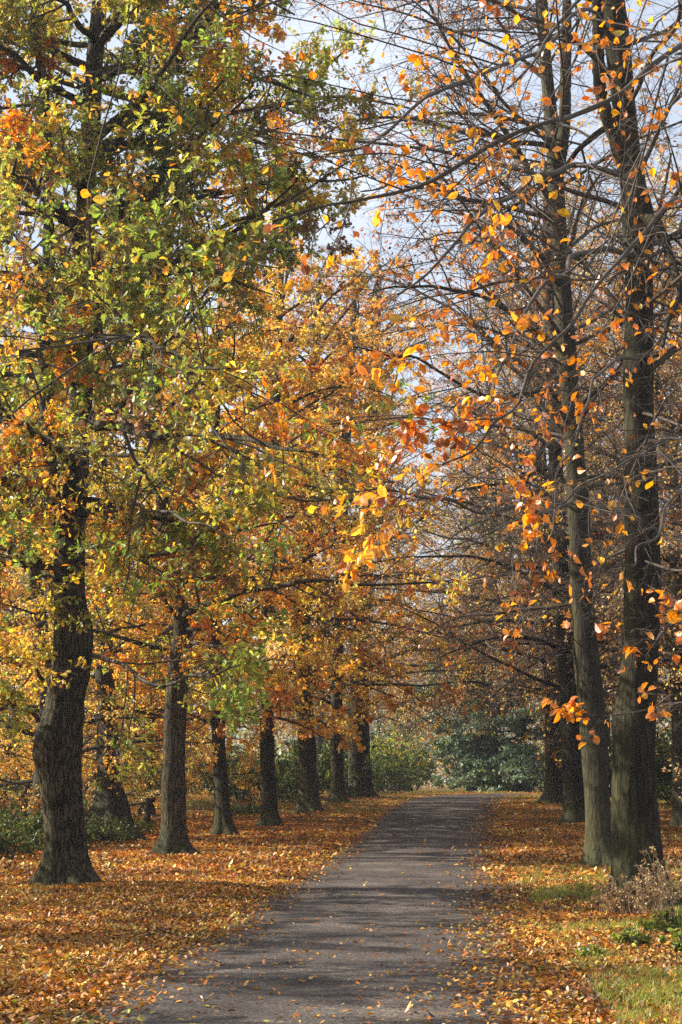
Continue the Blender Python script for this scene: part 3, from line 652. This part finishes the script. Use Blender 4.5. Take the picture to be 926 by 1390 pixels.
# beech copies added left of the frame, placed and sized to shade the ground
for x, y, s, rz in [(-13.5, 24, .62, .3), (-18, 30, .6, 4.2), (-11, 14.5, .62, 3.0), (-15, 19, .7, 5.1), (-10, 20.5, .5, 1.7), (-9.4, 24.2, .42, 3.6), (-9.9, 28, .45, .8), (-8.8, 11.3, .42, 2.), (-9.2, 17, .42, 2.2)]:
    copy_tree(pg, (x, y, gz1(x, y)), rz, s, 'golden beech added left of the frame to shade the lane and verge')

# old buttressed trunk behind the first gap
OT = ground_ctrl(px_trunk((150, 1116, 42), [(150, 1116, 24), (150, 1095, 20), (148, 1060, 15), (146, 1000, 14), (142, 900, 12), (140, 760, 10), (138, 600, 7), (136, 480, 3)]))
tree('beech_tree', 'old fluted trunk with splayed roots in the shade between the two nearest left trunks', 'tree', OT, M_FARBARK,
     limbs=std_limbs(3.0, 11.5, 18, 3.6, .06, 1.), pal=P_GOLD, tpl='fold', lsize=.095, leafp=.8, seed=81, group=None, m=(8, 6, 5), nleaf=6, trunk_kw=dict(k=48, step=.12, lobes=6, flare=.9, flare_h=.6, buttress=.35), grav=(-.03, -.03, 0))

# ================================================================== CEDAR, SHRUBS
CD = ground_ctrl([(*at(708, 1080, 92)[:2], 0, .36), (*at(708, 1000, 92), .32), (*at(707, 900, 92), .25), (*at(706, 780, 92), .16), (*at(705, 690, 92), .05)])
tree('cedar_tree', 'blue-green conifer with flat boughs reaching over the bend of the lane', 'tree', CD, M_FARBARK,
     limbs=[(1.9, 3.6, 9, .0, 4.6, .05, -.02, -2.2, 1.6, 1.), (3.4, 10, 28, .02, 5.4, .07, -.015, PI, PI, 1.), (10, 17.5, 16, .15, 3.4, .05, -.01, 0, PI, 1.), (4, 9.5, 10, .05, 6.2, .08, -.01, PI + .3, .8, 1.)],
     pal=dict(bluegreen=4, greygreen=3, green=1.2), tpl='needle', lsize=.22, seed=91, m=(10, 7, 4), lenf=(.36, .36, .4), nleaf=6, lmat=M_NEEDLE, flat=.08, lhoriz=.95, hang=.12,
     trunk_kw=dict(k=20, step=.25), grav=(-.02, -.02, -.02), l3leaf=5, leafmin=.5, mixp=.6)

def shrub(name, label, cat, x, y, w, h, pal, n=26, lsize=.09, seed=1, group=None, tpl='fold', lm=None, m=(7, 6, 4), nleaf=6, stemr=.03, stemmat=None, sp=.9, leafp=1., z=None):
    gen = np.random.default_rng(seed)
    z = gz1(x, y) if z is None else z
    root = bpy.data.objects.new(name, None); COL.objects.link(root); tag(root, label, cat, group); root.location = (x, y, z)
    az = gen.uniform(0, 2 * PI, n); rr = np.sqrt(gen.random(n))
    P = np.stack([np.cos(az) * rr * w * .18, np.sin(az) * rr * w * .18, np.full(n, -.02)], 1)
    tip = np.stack([np.cos(az) * rr * w * .5, np.sin(az) * rr * w * .5, h * (.55 + .45 * (1 - rr)) * gen.uniform(.75, 1.1, n)], 1)
    D = tip - P; L = np.linalg.norm(D, axis=1)
    pts = grow(P, D + np.array([0, 0, .3]) * L[:, None], L, 6, .12, -.05, gen)
    rad = stemr * np.linspace(1, .3, 7)[None] * np.ones((n, 1))
    a = spawn(pts, rad, L, m[0], .15, 1, sp, .42, gen, .5, .05, .5, .4, 4, .15, 0, .002)
    b = spawn(a['pts'], a['rad'], a['L'], m[1], .15, 1, .9, .45, gen, .5, 0, .5, .4, 3, .15, 0, .0018)
    V, q = cat_geo([tubes(pts, rad, 6), tubes(a['pts'], a['rad'], 4), tubes(b['pts'], b['rad'], 3)])
    link('stems', mesh_from(name + '_stems', V, [q], stemmat or M_TWIG), root)
    k = len(b['pts']); idx = np.repeat(np.arange(k), nleaf); t = gen.uniform(.1, 1, len(idx))
    f = np.clip(t, 0, .999) * 3; i = f.astype(int); fr = (f - i)[:, None]
    LPp = b['pts'][idx, i] * (1 - fr) + b['pts'][idx, i + 1] * fr
    keep = (gen.random(len(LPp)) < leafp) & (LPp[:, 2] > -.02); LPp = LPp[keep]; idx = idx[keep]
    D = unit(gen.normal(0, 1, LPp.shape) + (b['pts'][idx, -1] - b['pts'][idx, 0]) * 2)
    Nn = gen.normal(0, .6, LPp.shape); Nn[:, 2] += .6
    col = palette(pal, a['par'][b['par'][idx]], gen, mixp=.5)
    link('foliage', leaves_mesh(name + '_foliage', LPp, D, Nn, lsize * gen.uniform(.6, 1.3, len(LPp)), col, tpl, lm or M_GLEAF, gen), root)
    return root
DG = dict(dgreen=6, green=1, olive=.4)
GR = 'dark evergreen shrubs under the far trees'
sh = shrub('rhododendron_shrub', 'dark evergreen shrub behind the fourth and fifth left trunks', 'shrub', *at(395, 1095, 68)[:2], 6, 3.0, DG, n=30, lsize=.13, seed=301, group=GR)
spots = [(448, 1085, 76, 1., 1.), (340, 1100, 64, .8, 2.), (500, 1080, 82, 1.1, 3.), (668, 1078, 97, .6, 3.5), (705, 1080, 99, .9, 4.), (745, 1080, 97, 1.1, 5.), (800, 1080, 76, 1., .5),
         (850, 1075, 72, 1.0, 1.5), (915, 1068, 66, 1.2, 2.5), (960, 1065, 60, 1.2, 2.7), (260, 1085, 78, 1.1, 3.3), (180, 1080, 78, 1.2, .9), (90, 1080, 74, 1.2, 1.9), (20, 1080, 66, 1.1, 2.9), (-60, 1080, 60, 1.2, 3.9)]
wh = ['dark evergreen shrub behind the sixth left trunk', 'dark evergreen shrub behind the third left trunk', 'dark evergreen shrub by the massive far trunk at the lane edge', 'dark evergreen shrub where the lane bends away, under the conifer',
      'dark evergreen shrub right under the conifer trunk', 'dark evergreen shrub behind the last trunk of the right row'] + ['dark evergreen shrub in the undergrowth of the wood behind the rows'] * 9
for (px, py, Y, s, rz), lb in zip(spots, wh):
    p = at(px, py, Y); copy_tree(sh, (p[0], p[1], gz1(p[0], p[1]) - .1), rz, s, lb)
GB = 'hazy bushes beyond the bend'
s2 = shrub('bush', 'yellow-green sunlit bush left of the hazy gap at the end of the lane', 'shrub', *at(527, 1080, 88)[:2], 3.6, 4.6, dict(ygreen=3, yellow=1, green=3), n=22, lsize=.13, seed=311, group=GB, leafp=.6)
s3 = shrub('bush', 'tall grey-green bush in the haze beyond the bend', 'shrub', *at(548, 1080, 104)[:2], 5.0, 4.6, dict(dgreen=3, green=1, bluegreen=2, olive=.8), n=34, lsize=.16, seed=312, group=GB, m=(8, 7, 4))
for px, Y, s, rz in [(512, 116, 1.1, 5), (660, 122, 1.1, .6), (470, 118, 1.3, 1.6)]:
    p = at(px, 1080, Y); copy_tree(s3, (p[0], p[1], gz1(p[0], p[1]) - .1), rz, s, 'tall grey-green bush in the haze beyond the bend')
# undergrowth left: brambles in the shade
GBR = 'low brambles in the shade on the left'
br = shrub('bramble', 'low grey-green bramble between the nearest oak and the old fluted trunk', 'bramble', *at(35, 1128, 36)[:2], 3.2, .75, dict(dgreen=5, green=.8, olive=.5, brown=1), n=40, lsize=.075, seed=321, group=GBR, m=(6, 5, 3), stemr=.01, nleaf=5)
for px, py, Y, s, rz in [(0, 1120, 40, 1.1, 1.), (130, 1120, 40, .8, 2.), (-20, 1145, 33, 1., 3.), (60, 1108, 45, 1.1, 4.), (175, 1112, 44, .6, .5), (330, 1108, 54, .6, 5.)]:
    p = at(px, py, Y); copy_tree(br, (p[0], p[1], gz1(p[0], p[1])), rz, s, 'low grey-green bramble in the shade on the leafy ground behind the nearest oak')
# right corner plants
GN = 'green weeds in the near right corner'
for i, (px, py, Y, w, h, sd, lb) in enumerate([(912, 1262, 16.6, .6, .26, 331, 'leafy green weed clump at the foot of the nearest right trunk'), (860, 1284, 15.4, .45, .16, 332, 'small leafy green weed low in front of the dead stalks'),
        (938, 1290, 14.8, .7, .28, 333, 'bushy green weed at the right edge of the verge'), (800, 1300, 14.4, .3, .10, 334, 'sparse low green weed among the fallen leaves nearest the lane')]):
    p = at(px, py, Y)
    shrub('weed', lb, 'weed', p[0], p[1], w, h, dict(green=3, ygreen=1.2, dgreen=1.5, tan=.6), n=18, lsize=.05, seed=sd, group=GN, m=(4, 4, 2), stemr=.004, nleaf=3, tpl='beech')

def stalks(label, x, y, w, h, n, seed):
    gen = np.random.default_rng(seed); z = gz1(x, y)
    root = bpy.data.objects.new('dead_weed', None); COL.objects.link(root); root.location = (x, y, z); tag(root, label, 'weed', 'dead stalks at the foot of the nearest right trunk')
    P = np.stack([gen.normal(0, w * .3, n), gen.normal(0, w * .2, n), np.full(n, -.02)], 1)
    D = gen.normal(0, .22, (n, 3)); D[:, 2] = 1
    L = h * gen.uniform(.45, 1.1, n); pts = grow(P, D, L, 8, .1, -.02, gen); rad = .0035 * np.linspace(1, .4, 9)[None] * np.ones((n, 1))
    a = spawn(pts, rad, L, 6, .3, 1, .8, .3, gen, .5, .1, .6, .4, 4, .2, -.05, .0014)
    V, q = cat_geo([tubes(pts, rad, 5), tubes(a['pts'], a['rad'], 3)])
    link('stalk', mesh_from('dead_weed_stalk', V, [q], M_STALK), root)
    k = len(a['pts']); idx = np.repeat(np.arange(k), 5); t = gen.uniform(.3, 1, len(idx)); f = np.clip(t, 0, .999) * 4; i = f.astype(int); fr = (f - i)[:, None]
    LPp = a['pts'][idx, i] * (1 - fr) + a['pts'][idx, i + 1] * fr
    D = gen.normal(0, 1, LPp.shape); D[:, 2] -= .5
    link('seed_head', leaves_mesh('dead_weed_seed', LPp, D, gen.normal(0, 1, LPp.shape), .035 * gen.uniform(.5, 1.3, len(LPp)), palette(dict(tan=3, pale=2, brown=2), idx, gen), 'fold', M_LITTER, gen, .3), root)
p = at(843, 1236, 18.6); stalks('short dead weed stalks before the nearest right trunk', p[0], p[1], .55, .45, 46, 401)
p = at(893, 1236, 18.2); stalks('taller pale dead weed stalks beside the nearest right trunk', p[0], p[1], .45, .8, 40, 402)

# fallen sticks
def stick(label, px, py, Y, L, r, az, seed):
    gen = np.random.default_rng(seed); p = at(px, py, Y); x, y = p[0], p[1]; z = gz1(x, y)
    pts = grow(np.array([[0, 0, r + .03]]), np.array([[math.cos(az), math.sin(az), .05]]), np.array([L]), 10, .1, -.01, gen)
    rad = r * np.linspace(1, .4, 11)[None]
    a = spawn(pts, rad, np.array([L]), 4, .3, .9, .7, .3, gen, .1, .1, .6, .4, 4, .1, 0, .003)
    V, q = cat_geo([tubes(pts, rad, 8), tubes(a['pts'], a['rad'], 5)])
    V[:, 2] = np.maximum(V[:, 2], .012)
    tag(link('fallen_stick', mesh_from('fallen_stick', V, [q], M_TWIG), None, (x, y, z)), label, 'stick')
stick('dark fallen stick lying among the leaves at the right edge of the lane', 748, 1290, 14.6, .5, .012, 2.3, 1)
stick('pale thin fallen stick on the asphalt near the right edge', 690, 1284, 14.8, .45, .007, .4, 2)
stick('fallen stick by the grass tuft right of the lane', 795, 1278, 15.2, .5, .01, -.6, 3)

# ================================================================== GROUND, ROAD
def grass_mask(x, y):
    rd = road_dist(x, y).reshape(np.shape(x))
    right = x > np.interp(y, [r[0] for r in RCX], [r[1] for r in RCX])
    n = wob(x, y, 1.1, 4) + .7 * wob(x, y, 3.1, 12)
    near = np.clip(n * 1.1 + .42 + np.clip((x - 2.2) * .12, 0, .4), 0, 1) * right * np.clip((34 - y) / 8, 0, 1)
    far = np.clip(n + .45, 0, 1) * np.clip((y - 50) / 10, 0, 1)
    mid = np.clip(n - .35, 0, 1) * right * .8
    oak = np.clip(1.2 - np.hypot(x + 4.6, y - 22.9) / 1.3, 0, 1) * np.clip(n + .5, 0, 1)
    verge = np.clip(1 - np.abs(y - 96) / 8, 0, 1) * 1.
    return np.clip(np.maximum.reduce([near, far, mid, oak, verge]), 0, 1) * (rd > HALF + .15)
def axis(lo, hi, n, near_lo, near_hi, nn):
    return np.unique(np.concatenate([np.linspace(lo, near_lo, n), np.linspace(near_lo, near_hi, nn), np.linspace(near_hi, hi, n)]))
xs = np.unique(np.concatenate([-np.geomspace(20, 700, 30), np.linspace(-20, 24, 180), np.geomspace(24, 700, 30)]))
ys = np.unique(np.concatenate([np.linspace(-120, 4, 20), np.linspace(4, 36, 140), np.linspace(36, 110, 170), np.geomspace(110, 1200, 40)]))
X, Y = np.meshgrid(xs, ys); rd = road_dist(X, Y).reshape(X.shape)
Z = gz(X, Y, rd)
V = np.stack([X, Y, Z], -1).reshape(-1, 3); ny, nx = X.shape
i = (np.arange(ny - 1)[:, None] * nx + np.arange(nx - 1)[None]).ravel()
Q = np.stack([i, i + 1, i + nx + 1, i + nx], 1)
tag(link('ground', mesh_from('ground', V, [Q], ground_mat(), pfl=('grass', grass_mask(X, Y).ravel()))), kind='structure')
# road ribbon with an uneven edge
RP = ROAD; T = unit(np.gradient(RP, axis=0)); Nn = np.stack([T[:, 1], -T[:, 0]], 1)
w = np.linspace(-1, 1, 25)
sarr = np.arange(len(RP))
hwL = HALF + .12 * wob(RP[:, 0] * 0, RP[:, 1], 1.3, 2) + .05 * wob(RP[:, 0], RP[:, 1], 6, 5)
hwR = HALF + .32 + .12 * wob(RP[:, 0] * 0 + 5, RP[:, 1], 1.2, 7) + .05 * wob(RP[:, 0], RP[:, 1], 5, 8)
hw = np.where(w[None] < 0, hwL[:, None], hwR[:, None])
RX = RP[:, 0:1] + Nn[:, 0:1] * w[None] * hw; RY = RP[:, 1:2] + Nn[:, 1:2] * w[None] * hw
RZ = g0(RY) + .012 + .03 * (1 - w[None] ** 2) + .006 * wob(RX, RY, 1.7, 3)
V = np.stack([RX, RY, RZ], -1).reshape(-1, 3); n, k = RX.shape
i = (np.arange(n - 1)[:, None] * k + np.arange(k - 1)[None]).ravel()
Q = np.stack([i, i + k, i + k + 1, i + 1], 1)[:, ::-1]
tag(link('road', mesh_from('road', V, [Q], road_mat(), pfl=('edge', np.abs(np.broadcast_to(w[None], RX.shape)).ravel() ** 4))), kind='structure')

# fallen leaves
def scatter_litter(n, y0, y1, size, tpl, seed, pw=1.6):
    gen = np.random.default_rng(seed)
    u = gen.random(n); a = 1 - pw
    y = (y0 ** a + u * (y1 ** a - y0 ** a)) ** (1 / a)
    x = gen.uniform(-.30, .32, n) * y + gen.uniform(-2.5, 2.5, n)
    rd = road_dist(x, y)
    cxr = np.interp(y, [r[0] for r in RCX], [r[1] for r in RCX]); right = x > cxr
    gm = grass_mask(x, y)
    edge = np.exp(-np.maximum(HALF - rd, 0) / np.where(right, .30, .22)) * (.5 + .5 * (wob(x, y, 1.5, 6) > -.1))
    pr = np.where(rd < HALF, np.clip(edge * .5, .0035, 1) , 1.) * (1 - .6 * gm)
    pr *= np.where(rd > HALF, .3 + .7 * np.clip(wob(x, y, 1.3, 15) + .75, 0, 1), 1)
    k = gen.random(n) < pr; x, y, rd = x[k], y[k], rd[k]; m = len(x)
    z = gz(x, y, rd); onr = rd < HALF
    z = np.where(onr, g0(y) + .045, z) + gen.uniform(.004, .035, m) * np.where(onr, .4, 1)
    P = np.stack([x, y, z], 1); az = gen.uniform(0, 2 * PI, m)
    D = np.stack([np.cos(az), np.sin(az), gen.normal(0, .25, m)], 1)
    Nn = gen.normal(0, .30, (m, 3)); Nn[:, 2] = 1
    grp = ((wob(x, y, .8, 20) * 3 + 5).astype(int) * 7 + (wob(x, y, .6, 25) * 3 + 5).astype(int)); grp -= grp.min()
    col = palette(dict(orange=3.6, dorange=3.2, rust=.8, brown=3., gold=3.0, tan=1., lgold=.6, pale=.2), grp, gen, mixp=.72, jit=.4, shift=-.08)
    wet = .62 + .5 * np.clip(.5 + .8 * wob(x, y, 1.0, 31) + .35 * wob(x, y, 3.3, 17), 0, 1); col = np.clip(col * wet[:, None], 0, .85)
    return leaves_mesh('litter', P, D, Nn, size * gen.uniform(.6, 1.3, m), col, tpl, M_LITTER, gen, .2)
tag(link('fallen_leaves', scatter_litter(680000, 9, 26, .05, 'fold', 501, 1.3)), 'carpet of orange and brown fallen leaves on the verges beside the lane', kind='stuff')
tag(link('fallen_leaves', scatter_litter(340000, 26, 90, .085, 'quad', 502, 1.5)), 'carpet of fallen leaves under the farther trees', kind='stuff')

# grass
def grass(n, y0, y1, h, wd, seed, pw, th=.25):
    gen = np.random.default_rng(seed); u = gen.random(n); a = 1 - pw
    y = (y0 ** a + u * (y1 ** a - y0 ** a)) ** (1 / a)
    x = gen.uniform(-.30, .32, n) * y + gen.uniform(-2.5, 2.5, n)
    gm = grass_mask(x, y); rd = road_dist(x, y)
    k = gen.random(n) < np.where(gm > th, gm, gm * .15); x, y, rd = x[k], y[k], rd[k]; m = len(x); z = gz(x, y, rd)
    hh = h * gen.uniform(.4, 1.3, m); az = gen.uniform(0, 2 * PI, m); ww = wd * gen.uniform(.7, 1.3, m)
    lean = gen.normal(0, .45, (m, 2)) * hh[:, None]
    s = np.stack([np.cos(az) * ww, np.sin(az) * ww, 0 * ww], 1); B = np.stack([x, y, z - .005], 1)
    mid = B + np.stack([lean[:, 0] * .35, lean[:, 1] * .35, hh * .6], 1); tip = B + np.stack([lean[:, 0], lean[:, 1], hh], 1)
    V = np.stack([B - s, B + s, mid + s * .7, mid - s * .7, tip], 1).reshape(-1, 3); o = (np.arange(m) * 5)[:, None]
    Q = o + np.array([[0, 1, 2, 3]]); T3 = o + np.array([[3, 2, 4]])
    grp = gen.integers(0, 400, m)
    c = palette(dict(green=3, ygreen=4, dgreen=.6, tan=.5), grp, gen)
    return mesh_from('grass', V, [Q, T3], M_GLEAF, False, fcol=np.vstack([c, c]))
tag(link('grass', grass(420000, 9, 34, .085, .0035, 601, 1.3)), 'short green grass showing through the fallen leaves', kind='stuff')
tag(link('grass', grass(120000, 34, 110, .11, .008, 602, 1.2, .1)), 'sunlit grass of the far verges', kind='stuff')

# distant wood that closes the view
def far_wood(seed=701):
    gen = np.random.default_rng(seed); n = 330000
    az = gen.uniform(-1.25, 1.25, n); dist = gen.uniform(150, 260, n)
    x = np.sin(az) * dist; y = np.cos(az) * dist
    top = 9 + 4 * wob(x * .05, y * 0, 1.7, 3) + 4 * wob(x, y, .25, 8)
    z = gen.random(n) ** .8 * top
    P = np.stack([x, y, z + .5], 1)
    grp = ((wob(x, y, .12, 3) * 4 + 6).astype(int) * 11 + (z / 4).astype(int)); grp -= grp.min()
    col = palette(dict(greygreen=3, tan=2, brown=2, olive=2, bluegreen=2, gold=.6), grp, gen)
    me = leaves_mesh('far_wood', P, gen.normal(0, 1, P.shape), gen.normal(0, 1, P.shape), .55 * gen.uniform(.5, 1.4, n), col, 'quad', M_LEAF, gen)
    return me
tag(link('distant_woodland', far_wood()), 'hazy far-off wood closing the view behind the trees', kind='stuff')

# haze: thin November mist
hz, nt = mat('mist'); pv = nt.nodes.new('ShaderNodeVolumePrincipled'); pv.inputs['Color'].default_value = (.86, .92, 1, 1); pv.inputs['Density'].default_value = .0005; pv.inputs['Anisotropy'].default_value = .35
ho = nt.nodes.new('ShaderNodeOutputMaterial'); nt.links.new(pv.outputs[0], ho.inputs['Volume'])
bx = np.array([(x, y, z) for x in (-720, 720) for y in (-130, 1230) for z in (-3.2, 42)], float)
bq = np.array([(0, 1, 3, 2), (4, 6, 7, 5), (0, 4, 5, 1), (2, 3, 7, 6), (0, 2, 6, 4), (1, 5, 7, 3)])
tag(link('haze', mesh_from('haze', bx, [bq], hz, smooth=False)), 'thin pale mist filling the far end of the avenue', kind='stuff')

# ================================================================== LIGHT, SKY, CAMERA
SUN_AZ, SUN_EL = R_(-81), R_(35)          # compass-like: 0 = +Y, negative = to the left
w = bpy.data.worlds.new('World'); SC.world = w; w.use_nodes = True
nt = w.node_tree; bg = nt.nodes['Background']; sky = nt.nodes.new('ShaderNodeTexSky'); sky.sky_type = 'NISHITA'; sky.sun_disc = False
sky.sun_elevation = SUN_EL; sky.sun_rotation = SUN_AZ; sky.air_density = 1.0; sky.dust_density = 1.2; sky.ozone_density = 1.
tcw = nt.nodes.new('ShaderNodeTexCoord'); nz = nt.nodes.new('ShaderNodeTexNoise'); nz.inputs['Scale'].default_value = 3.5; nz.inputs['Detail'].default_value = 6.
nt.links.new(tcw.outputs['Generated'], nz.inputs['Vector'])
cr = ramp(nt, [(.3, (.35, .35, .35)), (.7, (.75, .75, .75))]); nt.links.new(nz.outputs[0], cr.inputs[0])
veil = mixc(nt, cr.outputs[0], sky.outputs[0], (6.4, 6.8, 7.5))       # thin high cloud over the blue
nt.links.new(veil, bg.inputs[0]); bg.inputs[1].default_value = .078
ld = bpy.data.lights.new('sun', 'SUN'); ld.energy = 5.0; ld.angle = R_(.53); ld.color = (1, .91, .78)
lo = bpy.data.objects.new('sun', ld); COL.objects.link(lo)
from mathutils import Vector
sd = Vector((math.sin(SUN_AZ) * math.cos(SUN_EL), math.cos(SUN_AZ) * math.cos(SUN_EL), math.sin(SUN_EL)))
lo.rotation_euler = sd.to_track_quat('Z', 'Y').to_euler(); lo.location = (-30, 20, 40)
cd = bpy.data.cameras.new('camera'); co = bpy.data.objects.new('camera', cd); COL.objects.link(co); SC.camera = co
co.location = (0, 0, EYE); co.rotation_euler = (PI / 2 + PITCH, 0, 0)
cd.sensor_fit = 'VERTICAL'; cd.sensor_height = 36; cd.lens = 36 * F_PX / 1390; cd.clip_end = 3000; cd.clip_start = .1
SC.view_settings.view_transform = 'Standard'; SC.view_settings.look = 'None'; SC.view_settings.exposure = 1.18; SC.view_settings.gamma = 1
SC.cycles.max_bounces = 8; SC.cycles.diffuse_bounces = 4; SC.cycles.transmission_bounces = 4; SC.cycles.glossy_bounces = 2; SC.cycles.transparent_max_bounces = 4
SC.cycles.use_denoising = False; SC.cycles.denoiser = 'OPENIMAGEDENOISE'; SC.cycles.denoising_input_passes = 'RGB_ALBEDO_NORMAL'; SC.cycles.denoising_prefilter = 'ACCURATE'
SC.cycles.sample_clamp_indirect = 6
